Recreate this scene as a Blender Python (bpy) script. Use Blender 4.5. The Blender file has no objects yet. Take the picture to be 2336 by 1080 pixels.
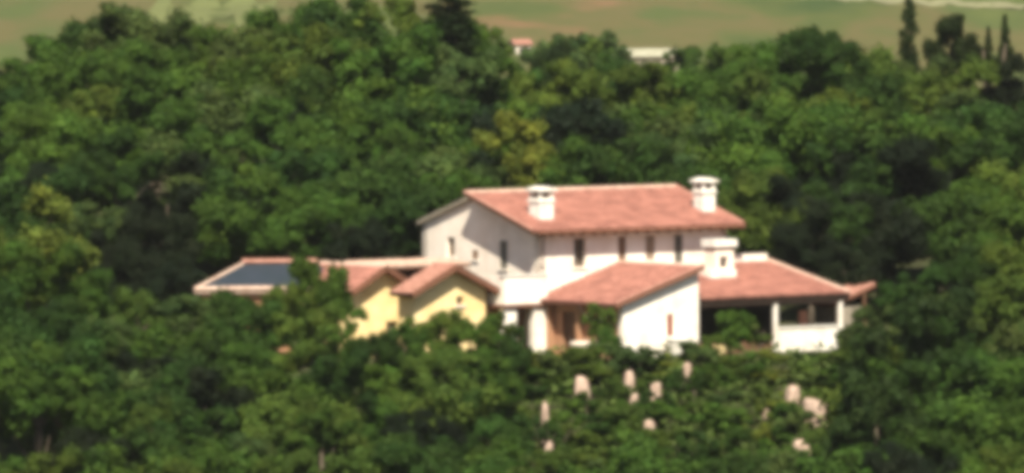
import bpy, math, random
import numpy as np
from mathutils import Vector, Matrix

R = math.radians
scene = bpy.context.scene
col = scene.collection
rng = np.random.default_rng(7)
random.seed(7)

# ------------------------------------------------------------------ camera, sky, sun, exposure
EL = R(2.2)                       # the camera looks down a little from the hill opposite
DIST = 420.0
ZT = 5.1
ZC = ZT + DIST * math.tan(EL)
cam_d = bpy.data.cameras.new("camera")
cam = bpy.data.objects.new("camera", cam_d)
col.objects.link(cam)
cam.location = (0, -DIST, ZC)
cam.rotation_euler = (R(90) - EL, R(0.35), 0)
cam_d.sensor_width = 36
cam_d.lens = 36 * (DIST / math.cos(EL)) / (2336 / 45.0)
cam_d.clip_start = 1.0
cam_d.clip_end = 12000
scene.camera = cam

SUN_EL = R(50)
SUN_AZ = R(176)                   # clockwise from +Y: behind the camera and to the right
world = bpy.data.worlds.new("World")
scene.world = world
world.use_nodes = True
wn = world.node_tree
for n in list(wn.nodes):
    wn.nodes.remove(n)
sky = wn.nodes.new("ShaderNodeTexSky")
sky.sky_type = 'NISHITA'
sky.sun_disc = False
sky.sun_elevation = SUN_EL
sky.sun_rotation = SUN_AZ
sky.air_density = 1.0
sky.dust_density = 1.5
bg = wn.nodes.new("ShaderNodeBackground")
bg.inputs[1].default_value = 0.05
wo = wn.nodes.new("ShaderNodeOutputWorld")
wn.links.new(sky.outputs[0], bg.inputs[0])
wn.links.new(bg.outputs[0], wo.inputs[0])

sun_d = bpy.data.lights.new("sun", 'SUN')
sun_d.energy = 4.6
sun_d.angle = R(0.5)
sun_d.color = (1.0, 0.93, 0.80)
sun = bpy.data.objects.new("sun", sun_d)
col.objects.link(sun)
sdir = Vector((math.sin(SUN_AZ) * math.cos(SUN_EL), math.cos(SUN_AZ) * math.cos(SUN_EL), math.sin(SUN_EL)))
sun.rotation_euler = sdir.to_track_quat('Z', 'Y').to_euler()
sun.location = (60, -150, 160)

scene.view_settings.view_transform = 'Standard'
scene.view_settings.look = 'None'
scene.view_settings.gamma = 1.0
scene.view_settings.exposure = 1.05
scene.render.engine = 'CYCLES'
scene.cycles.pixel_filter_type = 'GAUSSIAN'
scene.cycles.filter_width = 7.6          # the photograph is a soft long-lens picture
scene.cycles.max_bounces = 6
scene.cycles.volume_bounces = 0

# ------------------------------------------------------------------ small helpers
def pix(px, py, y):
    """world x and z of a photograph position at depth y (used to lay the plan out)"""
    k = (DIST + y) / DIST / 45.0
    return (px - 1168) * k, ZT - y * math.tan(EL) + (540 - py) * k

def tag(o, label=None, cat=None, group=None, kind=None):
    if label: o["label"] = label
    if cat: o["category"] = cat
    if group: o["group"] = group
    if kind: o["kind"] = kind
    return o

def empty(name, loc, rz=0.0):
    o = bpy.data.objects.new(name, None)
    o.location = loc
    o.rotation_euler = (0, 0, rz)
    o.empty_display_size = 0.3
    col.objects.link(o)
    return o

def link(name, me, parent=None, loc=None):
    o = bpy.data.objects.new(name, me)
    col.objects.link(o)
    if parent is not None:
        o.parent = parent
    if loc is not None:
        o.location = loc
    return o

class MB:
    """collects shapes and links them as one mesh"""
    def __init__(self, M=None):
        self.v, self.f, self.mi = [], [], []
        self.M = M
    def add(self, verts, faces, mi=0):
        b = len(self.v)
        for p in verts:
            p = Vector(p)
            if self.M is not None:
                p = self.M @ p
            self.v.append(p)
        for f in faces:
            self.f.append(tuple(b + i for i in f))
            self.mi.append(mi)
        return self
    def box(self, x0, x1, y0, y1, z0, z1, mi=0):
        vs = [(x0,y0,z0),(x1,y0,z0),(x1,y1,z0),(x0,y1,z0),(x0,y0,z1),(x1,y0,z1),(x1,y1,z1),(x0,y1,z1)]
        fs = [(3,2,1,0),(4,5,6,7),(0,1,5,4),(1,2,6,5),(2,3,7,6),(3,0,4,7)]
        return self.add(vs, fs, mi)
    def prism(self, pts, d, mi=0):
        """polygon of 3D points extruded by the vector d"""
        n = len(pts)
        d = Vector(d)
        vs = [Vector(p) for p in pts] + [Vector(p) + d for p in pts]
        fs = [tuple(range(n))[::-1], tuple(range(n, 2 * n))]
        for i in range(n):
            j = (i + 1) % n
            fs.append((i, j, n + j, n + i))
        return self.add(vs, fs, mi)
    def tube(self, path, radii, seg=8, mi=0):
        rings = []
        vs = []
        for i, p in enumerate(path):
            p = Vector(p)
            a = Vector(path[max(i - 1, 0)]); c = Vector(path[min(i + 1, len(path) - 1)])
            t = (c - a).normalized()
            s = t.cross(Vector((0.31, 0.95, 0.05))).normalized()
            w = t.cross(s)
            for k in range(seg):
                an = 2 * math.pi * k / seg
                vs.append(p + (s * math.cos(an) + w * math.sin(an)) * radii[i])
        fs = []
        for i in range(len(path) - 1):
            for k in range(seg):
                k2 = (k + 1) % seg
                fs.append((i*seg+k, i*seg+k2, (i+1)*seg+k2, (i+1)*seg+k))
        fs.append(tuple(range(seg))[::-1])
        fs.append(tuple((len(path)-1)*seg + k for k in range(seg)))
        return self.add(vs, fs, mi)
    def lathe(self, prof, seg=14, c=(0,0,0), mi=0):
        vs, fs = [], []
        for r, z in prof:
            for k in range(seg):
                an = 2*math.pi*k/seg
                vs.append((c[0]+r*math.cos(an), c[1]+r*math.sin(an), c[2]+z))
        for i in range(len(prof)-1):
            for k in range(seg):
                k2 = (k+1) % seg
                fs.append((i*seg+k, i*seg+k2, (i+1)*seg+k2, (i+1)*seg+k))
        fs.append(tuple(range(seg))[::-1])
        fs.append(tuple((len(prof)-1)*seg+k for k in range(seg)))
        return self.add(vs, fs, mi)
    def wall(self, P, s, n, w, z0, z1, t, openings=(), mi=0):
        """a wall panel with real openings: P left foot of the outer face, s along it, n outward"""
        P, s, n = Vector(P), Vector(s), Vector(n)
        xs = sorted({0.0, w, *[o[0] for o in openings], *[o[1] for o in openings]})
        zs = sorted({z0, z1, *[o[2] for o in openings], *[o[3] for o in openings]})
        def pt(a, z, d):
            q = P + s * a - n * d
            return Vector((q.x, q.y, z))
        def solid(i, j):
            if i < 0 or j < 0 or i >= len(xs)-1 or j >= len(zs)-1: return False
            cx, cz = (xs[i]+xs[i+1])/2, (zs[j]+zs[j+1])/2
            return not any(o[0] < cx < o[1] and o[2] < cz < o[3] for o in openings)
        for i in range(len(xs)-1):
            for j in range(len(zs)-1):
                if not solid(i, j): continue
                a0, a1, b0, b1 = xs[i], xs[i+1], zs[j], zs[j+1]
                self.add([pt(a0,b0,0),pt(a1,b0,0),pt(a1,b1,0),pt(a0,b1,0)], [(0,1,2,3)], mi)
                self.add([pt(a0,b0,t),pt(a1,b0,t),pt(a1,b1,t),pt(a0,b1,t)], [(3,2,1,0)], mi)
                if not solid(i-1, j): self.add([pt(a0,b0,0),pt(a0,b1,0),pt(a0,b1,t),pt(a0,b0,t)], [(0,1,2,3)], mi)
                if not solid(i+1, j): self.add([pt(a1,b0,0),pt(a1,b1,0),pt(a1,b1,t),pt(a1,b0,t)], [(3,2,1,0)], mi)
                if not solid(i, j-1): self.add([pt(a0,b0,0),pt(a1,b0,0),pt(a1,b0,t),pt(a0,b0,t)], [(3,2,1,0)], mi)
                if not solid(i, j+1): self.add([pt(a0,b1,0),pt(a1,b1,0),pt(a1,b1,t),pt(a0,b1,t)], [(0,1,2,3)], mi)
        return self
    def build(self, name, mats, parent=None, smooth=False):
        me = bpy.data.meshes.new(name)
        me.from_pydata([tuple(p) for p in self.v], [], self.f)
        if not isinstance(mats, (list, tuple)): mats = [mats]
        for m in mats: me.materials.append(m)
        if len(mats) > 1:
            me.polygons.foreach_set("material_index", self.mi)
        if smooth:
            me.polygons.foreach_set("use_smooth", [True]*len(me.polygons))
        me.update()
        return link(name, me, parent)

# ------------------------------------------------------------------ materials
def mat(name, base, rough=0.85, vary=0.12, scale=3.0, second=None, bump=0.0, bscale=30.0, streak=False, metal=0.0, spec=0.3):
    m = bpy.data.materials.new(name)
    m.use_nodes = True
    nt = m.node_tree
    bs = nt.nodes["Principled BSDF"]
    bs.inputs["Roughness"].default_value = rough
    bs.inputs["Metallic"].default_value = metal
    bs.inputs["Specular IOR Level"].default_value = spec
    tc = nt.nodes.new("ShaderNodeTexCoord")
    mp = nt.nodes.new("ShaderNodeMapping")
    nt.links.new(tc.outputs["Object"], mp.inputs[0])
    if streak: mp.inputs["Scale"].default_value = (1, 1, 0.25)
    no = nt.nodes.new("ShaderNodeTexNoise")
    no.inputs["Scale"].default_value = scale
    no.inputs["Detail"].default_value = 6
    no.inputs["Roughness"].default_value = 0.65
    nt.links.new(mp.outputs[0], no.inputs["Vector"])
    rp = nt.nodes.new("ShaderNodeValToRGB")
    b = np.array(base)
    s2 = np.array(second) if second is not None else b * (1 - 2 * vary)
    rp.color_ramp.elements[0].position = 0.32
    rp.color_ramp.elements[1].position = 0.66
    rp.color_ramp.elements[0].color = (*s2, 1)
    rp.color_ramp.elements[1].color = (*np.clip(b * (1 + vary * 0.5), 0, 0.9), 1)
    nt.links.new(no.outputs["Fac"], rp.inputs[0])
    nt.links.new(rp.outputs[0], bs.inputs["Base Color"])
    if bump > 0:
        n2 = nt.nodes.new("ShaderNodeTexNoise")
        n2.inputs["Scale"].default_value = bscale
        n2.inputs["Detail"].default_value = 4
        nt.links.new(tc.outputs["Object"], n2.inputs["Vector"])
        bp = nt.nodes.new("ShaderNodeBump")
        bp.inputs["Strength"].default_value = bump
        bp.inputs["Distance"].default_value = 0.05
        nt.links.new(n2.outputs["Fac"], bp.inputs["Height"])
        nt.links.new(bp.outputs[0], bs.inputs["Normal"])
    return m

M = {}
M['plaster'] = mat("white_plaster", (0.84, 0.79, 0.70), 0.9, second=(0.70, 0.62, 0.51), scale=0.9, bump=0.08)
M['peach'] = mat("peach_plaster", (0.83, 0.74, 0.63), 0.9, second=(0.73, 0.62, 0.50), scale=0.8, bump=0.08)
M['yellow'] = mat("yellow_plaster", (0.80, 0.63, 0.33), 0.9, second=(0.68, 0.49, 0.21), scale=1.0, bump=0.3)
M['ochre'] = mat("terracotta_plaster", (0.42, 0.20, 0.11), 0.9, second=(0.34, 0.20, 0.11), scale=1.6, bump=0.3)
M['stone'] = mat("rubble_stone", (0.34, 0.29, 0.22), 0.95, second=(0.18, 0.15, 0.11), scale=4, bump=0.6, bscale=12)
M['tile'] = mat("clay_tiles", (0.37, 0.165, 0.120), 0.85, second=(0.20, 0.082, 0.060), scale=1.3, bump=0.2, bscale=18)
M['tile_old'] = mat("weathered_clay_tiles", (0.37, 0.19, 0.14), 0.9, second=(0.28, 0.13, 0.09), scale=3.2, bump=0.2)
M['ridge'] = mat("pale_ridge_tiles", (0.58, 0.43, 0.33), 0.9, second=(0.46, 0.30, 0.22), scale=2.5)
M['wood'] = mat("dark_brown_wood", (0.15, 0.075, 0.04), 0.8, second=(0.09, 0.045, 0.025), scale=5)
M['redwood'] = mat("red_brown_paint", (0.28, 0.08, 0.045), 0.7, second=(0.2, 0.06, 0.035), scale=5)
M['shutter'] = mat("grey_green_paint", (0.12, 0.115, 0.09), 0.7, scale=6)
M['brownshutter'] = mat("brown_shutter_paint", (0.20, 0.11, 0.06), 0.7, scale=6)
M['glass'] = mat("dark_window_glass", (0.02, 0.022, 0.025), 0.12, vary=0.05, spec=0.5)
M['frame'] = mat("window_frame_paint", (0.30, 0.22, 0.15), 0.6, scale=6)
M['cap'] = mat("white_chimney_cap", (0.80, 0.77, 0.70), 0.9, second=(0.62, 0.56, 0.46), scale=3)
M['flue'] = mat("sooty_brick", (0.16, 0.075, 0.045), 0.95, second=(0.06, 0.04, 0.03), scale=5)
M['panel'] = mat("blue_grey_sheet_roof", (0.030, 0.038, 0.050), 0.5, second=(0.024, 0.034, 0.040), scale=1.2, metal=0.2, spec=0.5)
M['bark'] = mat("bark", (0.11, 0.085, 0.06), 0.95, second=(0.06, 0.045, 0.03), scale=6, bump=0.5)
M['rock'] = mat("pale_limestone", (0.50, 0.37, 0.29), 0.95, second=(0.30, 0.20, 0.14), scale=3.0, bump=0.6, bscale=8)
M['terracotta'] = mat("terracotta_pot", (0.50, 0.24, 0.15), 0.85, second=(0.4, 0.18, 0.11), scale=6)
M['paving'] = mat("stone_paving", (0.42, 0.36, 0.28), 0.95, second=(0.30, 0.25, 0.19), scale=2)
M['shade_black'] = mat("near_black_shade", (0.035, 0.024, 0.018), 0.95, second=(0.022, 0.015, 0.012), scale=4, spec=0.05)  # near-black stands in for shade under the porch and link roofs
M['rust'] = mat("brown_underside_and_verge_shade", (0.20, 0.085, 0.05), 0.9, second=(0.13, 0.06, 0.035), scale=4)  # brown undersides; on the gable verges it stands in for overhang shadow

def leaf_material():
    m = bpy.data.materials.new("leaves")
    m.use_nodes = True
    nt = m.node_tree
    bs = nt.nodes["Principled BSDF"]
    bs.inputs["Roughness"].default_value = 0.62
    bs.inputs["Specular IOR Level"].default_value = 0.08
    oi = nt.nodes.new("ShaderNodeObjectInfo")
    at = nt.nodes.new("ShaderNodeAttribute")
    at.attribute_name = "tint"
    mx = nt.nodes.new("ShaderNodeMix")
    mx.data_type = 'RGBA'
    mx.blend_type = 'MULTIPLY'
    mx.inputs[0].default_value = 1.0
    nt.links.new(oi.outputs["Color"], mx.inputs[6])
    nt.links.new(at.outputs["Color"], mx.inputs[7])
    nt.links.new(mx.outputs[2], bs.inputs["Base Color"])
    tr = nt.nodes.new("ShaderNodeBsdfTranslucent")
    nt.links.new(mx.outputs[2], tr.inputs["Color"])
    ms = nt.nodes.new("ShaderNodeMixShader")
    ms.inputs[0].default_value = 0.28
    out = nt.nodes["Material Output"]
    nt.links.new(bs.outputs[0], ms.inputs[1])
    nt.links.new(tr.outputs[0], ms.inputs[2])
    nt.links.new(ms.outputs[0], out.inputs[0])
    return m
M['leaf'] = leaf_material()

def ground_material():
    m = bpy.data.materials.new("hill_ground")
    m.use_nodes = True
    nt = m.node_tree
    bs = nt.nodes["Principled BSDF"]
    bs.inputs["Roughness"].default_value = 0.95
    bs.inputs["Specular IOR Level"].default_value = 0.1
    tc = nt.nodes.new("ShaderNodeTexCoord")
    def noise(scale, det, sc=(1,1,1)):
        mp = nt.nodes.new("ShaderNodeMapping")
        mp.inputs["Scale"].default_value = sc
        nt.links.new(tc.outputs["Object"], mp.inputs[0])
        n = nt.nodes.new("ShaderNodeTexNoise")
        n.inputs["Scale"].default_value = scale
        n.inputs["Detail"].default_value = det
        nt.links.new(mp.outputs[0], n.inputs["Vector"])
        return n.outputs["Fac"]
    def ramp(fac, stops):
        r = nt.nodes.new("ShaderNodeValToRGB")
        cr = r.color_ramp
        while len(cr.elements) < len(stops): cr.elements.new(0.5)
        for e, (p, c) in zip(cr.elements, stops):
            e.position = p; e.color = (*c, 1)
        nt.links.new(fac, r.inputs[0])
        return r.outputs[0]
    wood = ramp(noise(0.6, 6), [(0.3, (0.030, 0.026, 0.016)), (0.55, (0.045, 0.05, 0.02)), (0.75, (0.06, 0.075, 0.025))])
    field = ramp(noise(0.035, 5, (1, 0.22, 1)), [(0.30, (0.042, 0.064, 0.016)), (0.42, (0.070, 0.083, 0.021)), (0.52, (0.100, 0.086, 0.030)), (0.60, (0.066, 0.084, 0.022)), (0.74, (0.088, 0.104, 0.026))])
    # red ploughed patches scattered over the dry fields
    patch = nt.nodes.new("ShaderNodeMix"); patch.data_type = 'RGBA'
    pf = nt.nodes.new("ShaderNodeMapRange")
    pf.inputs[1].default_value = 0.60; pf.inputs[2].default_value = 0.72
    nt.links.new(noise(0.05, 3, (1, 0.35, 1)), pf.inputs[0])
    nt.links.new(pf.outputs[0], patch.inputs[0])
    nt.links.new(field, patch.inputs[6])
    patch.inputs[7].default_value = (0.165, 0.095, 0.045, 1)
    # wood floor on the near hill, dry fields on the far one
    sep = nt.nodes.new("ShaderNodeSeparateXYZ")
    nt.links.new(tc.outputs["Object"], sep.inputs[0])
    mr = nt.nodes.new("ShaderNodeMapRange")
    mr.inputs[1].default_value = 150; mr.inputs[2].default_value = 320
    nt.links.new(sep.outputs["Y"], mr.inputs[0])
    mx = nt.nodes.new("ShaderNodeMix"); mx.data_type = 'RGBA'
    nt.links.new(mr.outputs[0], mx.inputs[0])
    nt.links.new(wood, mx.inputs[6])
    nt.links.new(patch.outputs[2], mx.inputs[7])
    nt.links.new(mx.outputs[2], bs.inputs["Base Color"])
    return m
M['ground'] = ground_material()

# ------------------------------------------------------------------ terrain
def smooth(a, b, x):
    t = np.clip((x - a) / (b - a), 0, 1)
    return t * t * (3 - 2 * t)

def tz(x, y):
    x = np.asarray(x, float); y = np.asarray(y, float)
    g = 1.0 - 0.38 * smooth(-4, 4, x) + 0.16 * smooth(12, 18, x)
    back = np.clip(y - 13, 0, 62)
    z = -0.9 + 0.17 * back * g
    z = z + 0.36 * np.clip(y + 10, -50, 0)                       # wooded slope below the villa
    z = z - 12 * smooth(-60, -150, y) * 1.0
    z = z + (ZC - 1.7 + 0.9 + 18.0 + 12) * smooth(-280, -DIST, y)    # the opposite hill where the camera stands
    z = z + (-12 - 9.4 * g) * smooth(78, 300, y)                 # falls away behind the crest
    z = z + 26 * smooth(420, 1250, y) + 90 * smooth(1200, 3400, y)
    far = smooth(100, 300, y)
    z = z + far * (2.2 * np.sin(x * 0.011 + 0.6) * np.sin(y * 0.006 + 1.0) + 0.9 * np.sin(x * 0.031 + y * 0.01))
    z = z + 0.25 * np.sin(x * 0.45 + 1.0) * np.sin(y * 0.37) * (np.abs(y + 1) > 13)
    return z

def tzf(x, y):
    return float(tz(x, y))

xs = np.concatenate([np.linspace(-1600, -60, 50, endpoint=False), np.linspace(-60, 60, 121), np.linspace(60, 1600, 51)[1:]])
ys = np.concatenate([np.linspace(-520, -60, 60, endpoint=False), np.linspace(-60, 110, 171), np.linspace(110, 1500, 150)[1:], np.linspace(1500, 4200, 30)[1:]])
X, Y = np.meshgrid(xs, ys)
Z = tz(X, Y)
vs = np.stack([X, Y, Z], -1).reshape(-1, 3)
nx, ny = len(xs), len(ys)
ii = (np.arange(ny-1)[:, None] * nx + np.arange(nx-1)[None]).reshape(-1)
fs = np.stack([ii, ii+1, ii+nx+1, ii+nx], -1)
me = bpy.data.meshes.new("ground")
me.from_pydata(vs.tolist(), [], fs.tolist())
me.polygons.foreach_set("use_smooth", [True]*len(fs))
me.materials.append(M['ground'])
ground = tag(link("ground", me), kind="structure", label="wooded hillside and the dry fields behind it")

def ground_at(px, py, y0, y1=3000):
    """first terrain point beyond y0 on the line of sight through a photograph position"""
    y = y0
    while y < y1:
        x, z = pix(px, py, y)
        if tzf(x, y) >= z: return x, y
        y += 4
    return pix(px, py, y1)[0], y1

# ------------------------------------------------------------------ the villa: roofs, windows, chimneys
def tiled(mb, O, S, T, W, L, mi=0, pitch=0.24, course=0.40):
    """rows of half-round clay tiles on a slope: O eave corner, S along the eave, T up the slope"""
    O, S, T = Vector(O), Vector(S).normalized(), Vector(T).normalized()
    N = S.cross(T).normalized()
    nw = max(2, int(round(W / pitch))); nc = max(1, int(round(L / course)))
    per = 5
    prof = [abs(math.sin(math.pi * (i / per))) for i in range(per)]
    us, hs = [], []
    for w in range(nw):
        for i in range(per):
            us.append((w + i / per) * W / nw); hs.append(prof[i] * 0.07)
    us.append(W); hs.append(0.0)
    rows = []
    jit = [random.uniform(-0.012, 0.012) for _ in range(nw * nc + nw + 2)]
    rows.append((0.0, -0.07, 0))
    for c in range(nc):
        rows.append((c * L / nc, 0.045, c))
        rows.append(((c + 1) * L / nc, 0.0, c))
    verts, faces = [], []
    for t, lift, c in rows:
        for q, (a, h) in enumerate(zip(us, hs)):
            j = jit[(q // per) + c * nw] if 0 < q < len(us) - 1 else 0
            verts.append(O + S * a + T * (t + j) + N * (h + lift + j))
    n = len(us)
    for r in range(len(rows) - 1):
        for q in range(n - 1):
            faces.append((r*n+q, r*n+q+1, (r+1)*n+q+1, (r+1)*n+q))
    return mb.add(verts, faces, mi)

def ridge_row(mb, A, B, r=0.15, mi=0):
    A, B = Vector(A), Vector(B)
    d = B - A; L = d.length; d.normalize()
    side = d.cross(Vector((0,0,1))).normalized(); up = side.cross(d)
    n = max(1, int(L / 0.42))
    for i in range(n):
        a = A + d * (L * i / n); b = A + d * (L * (i + 1) / n + 0.04)
        vs = []
        for p, rr in ((a, r), (b, r * 0.86)):
            for k in range(7):
                an = math.pi * k / 6
                vs.append(p + side * math.cos(an) * rr + up * math.sin(an) * rr * 0.9)
        fs = [(k, k+1, 8+k, 7+k) for k in range(6)] + [tuple(range(7))[::-1], tuple(range(7, 14))]
        mb.add(vs, fs, mi)
    return mb

def slope_roof(parent, O, S, T, W, L, thick=0.16, tilemat='tile', name="roof", under='wood'):
    """one tiled slope with its boarded underside; returns the slab part"""
    O, S, T = Vector(O), Vector(S).normalized(), Vector(T).normalized()
    N = S.cross(T).normalized()
    sl = MB().prism([O, O + S*W, O + S*W + T*L, O + T*L], -N * thick)
    slab = sl.build(name, M[under], parent)
    t = MB(); tiled(t, O + N * 0.02, S, T, W, L)
    t.build("roof_tiles", M[tilemat], slab)
    return slab

def window(parent, P, s, n, a, w, z0, z1, shutters='open', shut='shutter', sill=True, depth=0.16):
    """framed window set back in its opening; P, s, n as for the wall"""
    P, s, n = Vector(P), Vector(s), Vector(n)
    Mx = Matrix(((s.x, -n.x, 0, P.x), (s.y, -n.y, 0, P.y), (0, 0, 1, 0), (0, 0, 0, 1)))
    b = 0.07
    f = MB(Mx)
    f.box(a, a+b, depth, depth+0.06, z0, z1).box(a+w-b, a+w, depth, depth+0.06, z0, z1)
    f.box(a+b, a+w-b, depth, depth+0.06, z0, z0+b).box(a+b, a+w-b, depth, depth+0.06, z1-b, z1)
    if w > 0.55:
        f.box(a+w/2-0.03, a+w/2+0.03, depth-0.005, depth+0.055, z0+b, z1-b)
    win = f.build("window", M['frame'], parent)
    MB(Mx).box(a+b*0.5, a+w-b*0.5, depth+0.065, depth+0.085, z0+b*0.5, z1-b*0.5).build("pane", M['glass'], win)
    if sill:
        MB(Mx).box(a-0.1, a+w+0.1, -0.09, 0.12, z0-0.09, z0-0.003).build("sill", M['plaster'], win)
    if shutters == 'open':
        for a0, a1 in ((a - w/2 - 0.02, a - 0.02), (a + w + 0.02, a + w + w/2 + 0.02)):
            MB(Mx).box(a0, a1, -0.05, -0.01, z0, z1).build("shutter", M[shut], win)
    elif shutters == 'closed':
        for a0, a1 in ((a + 0.015, a + w/2 - 0.008), (a + w/2 + 0.008, a + w - 0.015)):
            m = MB(Mx).box(a0, a1, 0.03, 0.07, z0+0.01, z1-0.01)
            for k in range(6):
                zz = z0 + (k + 0.5) * (z1 - z0) / 6
                m.box(a0+0.03, a1-0.03, 0.012, 0.03, zz-0.04, zz+0.04)
            m.build("shutter", M[shut], win)
    return win

def chimney(parent, x, y, zb, w, d, h, caph=0.16, over=0.14, openh=0.36, bodymat='cap'):
    """square shaft with four corner piers, a dark flue opening and a slab cap"""
    zt = zb + h
    zo = zt - caph - openh
    sh = MB().box(x-w/2, x+w/2, y-d/2, y+d/2, zb, zo)
    sh.box(x-w/2-0.06, x+w/2+0.06, y-d/2-0.06, y+d/2+0.06, zo-0.20, zo-0.08)
    ch = sh.build("chimney", M[bodymat], parent)
    p = 0.17
    for sx in (x-w/2, x+w/2-p):
        for sy in (y-d/2, y+d/2-p):
            MB().box(sx, sx+p, sy, sy+p, zo, zt-caph).build("pier", M[bodymat], ch)
    MB().box(x-w/2+p*1.1, x+w/2-p*1.1, y-d/2+p*1.1, y+d/2-p*1.1, zo, zt-caph).build("flue", M['flue'], ch)
    cp = MB().box(x-w/2-over, x+w/2+over, y-d/2-over, y+d/2+over, zt-caph, zt-0.05)
    cp.prism([(x-w/2-over*0.8, y-d/2-over*0.8, zt-0.05), (x+w/2+over*0.8, y-d/2-over*0.8, zt-0.05), (x, y-d/2-over*0.8, zt+0.06)], (0, d+over*1.6, 0))
    cp.build("chimney_cap", M['cap'], ch)
    return ch

TH = R(36)
ORI = (1.27, 0.0, 0.0)
GB = -1.1          # foot of the walls
def villa_part(name, label, cat):
    o = empty(name, ORI, TH)
    return tag(o, label, cat)

# local axes: x along the long front (to the right and away), -y towards the sunny front
# ---- main house
L0, W0, EV, RG = 12.0, 10.2, 5.45, 7.02
main = villa_part("main_house", "two-storey white main house with long terracotta roof and two chimneys", "house")
fo = [(2.2, 2.95, 3.45, 4.95), (5.0, 5.5, 3.6, 4.95), (6.75, 7.35, 3.7, 4.95), (8.6, 9.15, 3.5, 4.95), (2.0, 2.9, 0.6, 2.0)]
w = MB().wall((0,0,0), (1,0,0), (0,-1,0), L0, GB, EV, 0.4, fo)
w.build("front_wall", M['plaster'], main)
go = [(2.75, 3.4, 3.35, 4.8), (5.3, 5.85, 3.75, 4.25), (7.35, 8.05, 3.85, 4.85)]   # measured from the front corner backwards
g = MB().wall((0, W0, 0), (0,-1,0), (-1,0,0), W0, GB, EV, 0.4, [(W0-o[1], W0-o[0], o[2], o[3]) for o in go])
g.prism([(0, 0, EV), (0, W0, EV), (0, W0/2, RG-0.06)], (0.4, 0, 0))
g.build("gable_wall", M['peach'], main)  # peach copy of the white plaster, standing in for grazing sunlight
MB().wall((L0, 0, 0), (0,1,0), (1,0,0), W0, GB, EV, 0.4).prism([(L0, 0, EV), (L0, W0, EV), (L0, W0/2, RG-0.06)], (-0.4, 0, 0)).build("gable_wall", M['plaster'], main)
MB().wall((L0, W0, 0), (-1,0,0), (0,1,0), L0, GB, EV, 0.4).build("rear_wall", M['plaster'], main)
ov = 0.72
pit = math.atan2(RG - EV, W0/2)
Ls = (W0/2 + ov) / math.cos(pit)
cs, sn = math.cos(pit), math.sin(pit)
ze = EV - ov * math.tan(pit) + 0.16
rf = slope_roof(main, (-0.95, -ov, ze), (1,0,0), (0, cs, sn), L0+1.55, Ls)
ob = 0.15
rb = slope_roof(main, (L0+0.6, W0+ob, EV - ob*math.tan(pit) + 0.12), (-1,0,0), (0, -cs, sn), L0+0.85, (W0/2+ob)/cs, 0.10, tilemat='stone', under='stone')
ridge_row(MB(), (-0.95, W0/2, RG+0.17), (L0+0.6, W0/2, RG+0.17), 0.17).build("ridge_tiles", M['ridge'], rf)
for xv in (-0.90, L0+0.55):
    ridge_row(MB(), (xv, -ov, ze+0.06), (xv, W0/2, RG+0.22), 0.12).build("verge_tiles", M['tile_old'], rf)
ra = MB()
for k in range(20):
    a = -0.4 + k * (L0 + 0.9) / 19
    ra.prism([(a, -ov+0.05, ze-0.16), (a, -ov+0.05, ze-0.28), (a, 0.02, EV-0.16), (a, 0.02, EV-0.02)], (0.1, 0, 0))
ra.build("rafter_ends", M['wood'], rf)
gt = MB().tube([(-0.6, -ov-0.09, ze-0.08), (L0+0.55, -ov-0.09, ze-0.08)], [0.075, 0.075], 8)
gt.build("gutter", M['rust'], rf)
P, s, n = (0,0,0), (1,0,0), (0,-1,0)
window(main, P, s, n, 2.2, 0.75, 3.45, 4.95, None)
window(main, P, s, n, 5.0, 0.5, 3.6, 4.95, 'closed', 'brownshutter')
window(main, P, s, n, 6.75, 0.6, 3.7, 4.95, 'closed', 'frame')
window(main, P, s, n, 8.6, 0.55, 3.5, 4.95, 'closed', 'shutter')
window(main, P, s, n, 2.0, 0.9, 0.6, 2.0, None)
P, s, n = (0, W0, 0), (0,-1,0), (-1,0,0)
window(main, P, s, n, W0-3.4, 0.65, 3.35, 4.8, 'closed', 'shutter')
window(main, P, s, n, W0-5.85, 0.55, 3.75, 4.25, 'closed', 'brownshutter')
window(main, P, s, n, W0-8.05, 0.70, 3.85, 4.85, None)
# chimneys on the front slope
def roof_z(yy): return EV + 0.16 + (yy) * math.tan(pit)
chimney(main, 1.0, 1.15, roof_z(0.5), 0.9, 0.9, 1.75)
chimney(main, L0-0.35, 1.45, roof_z(0.8), 0.8, 0.8, 1.85)
# terrace over a loggia at the sunny corner
ter = MB()
ter.box(-2.75, -0.02, -0.75, -0.50, 1.75, 3.15)
ter.box(-2.75, -2.50, -0.50, 1.6, 1.75, 3.15)
tp = ter.build("terrace_parapet", M['plaster'], main)
MB().box(-2.85, -0.02, -0.88, 1.7, 1.60, 1.745).build("terrace_slab", M['rust'], main)
MB().box(-2.82, -0.02, -0.82, -0.43, 3.155, 3.23).build("coping", M['cap'], tp)
for a in (-2.7, -0.85):
    MB().box(a, a+0.75, -0.70, -0.3, GB, 1.598).build("terrace_pillar", M['plaster'], main)
MB().box(-2.70, -0.02, 1.3, 1.6, GB, 1.598).build("loggia_wall", M['ochre'], main)

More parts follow.
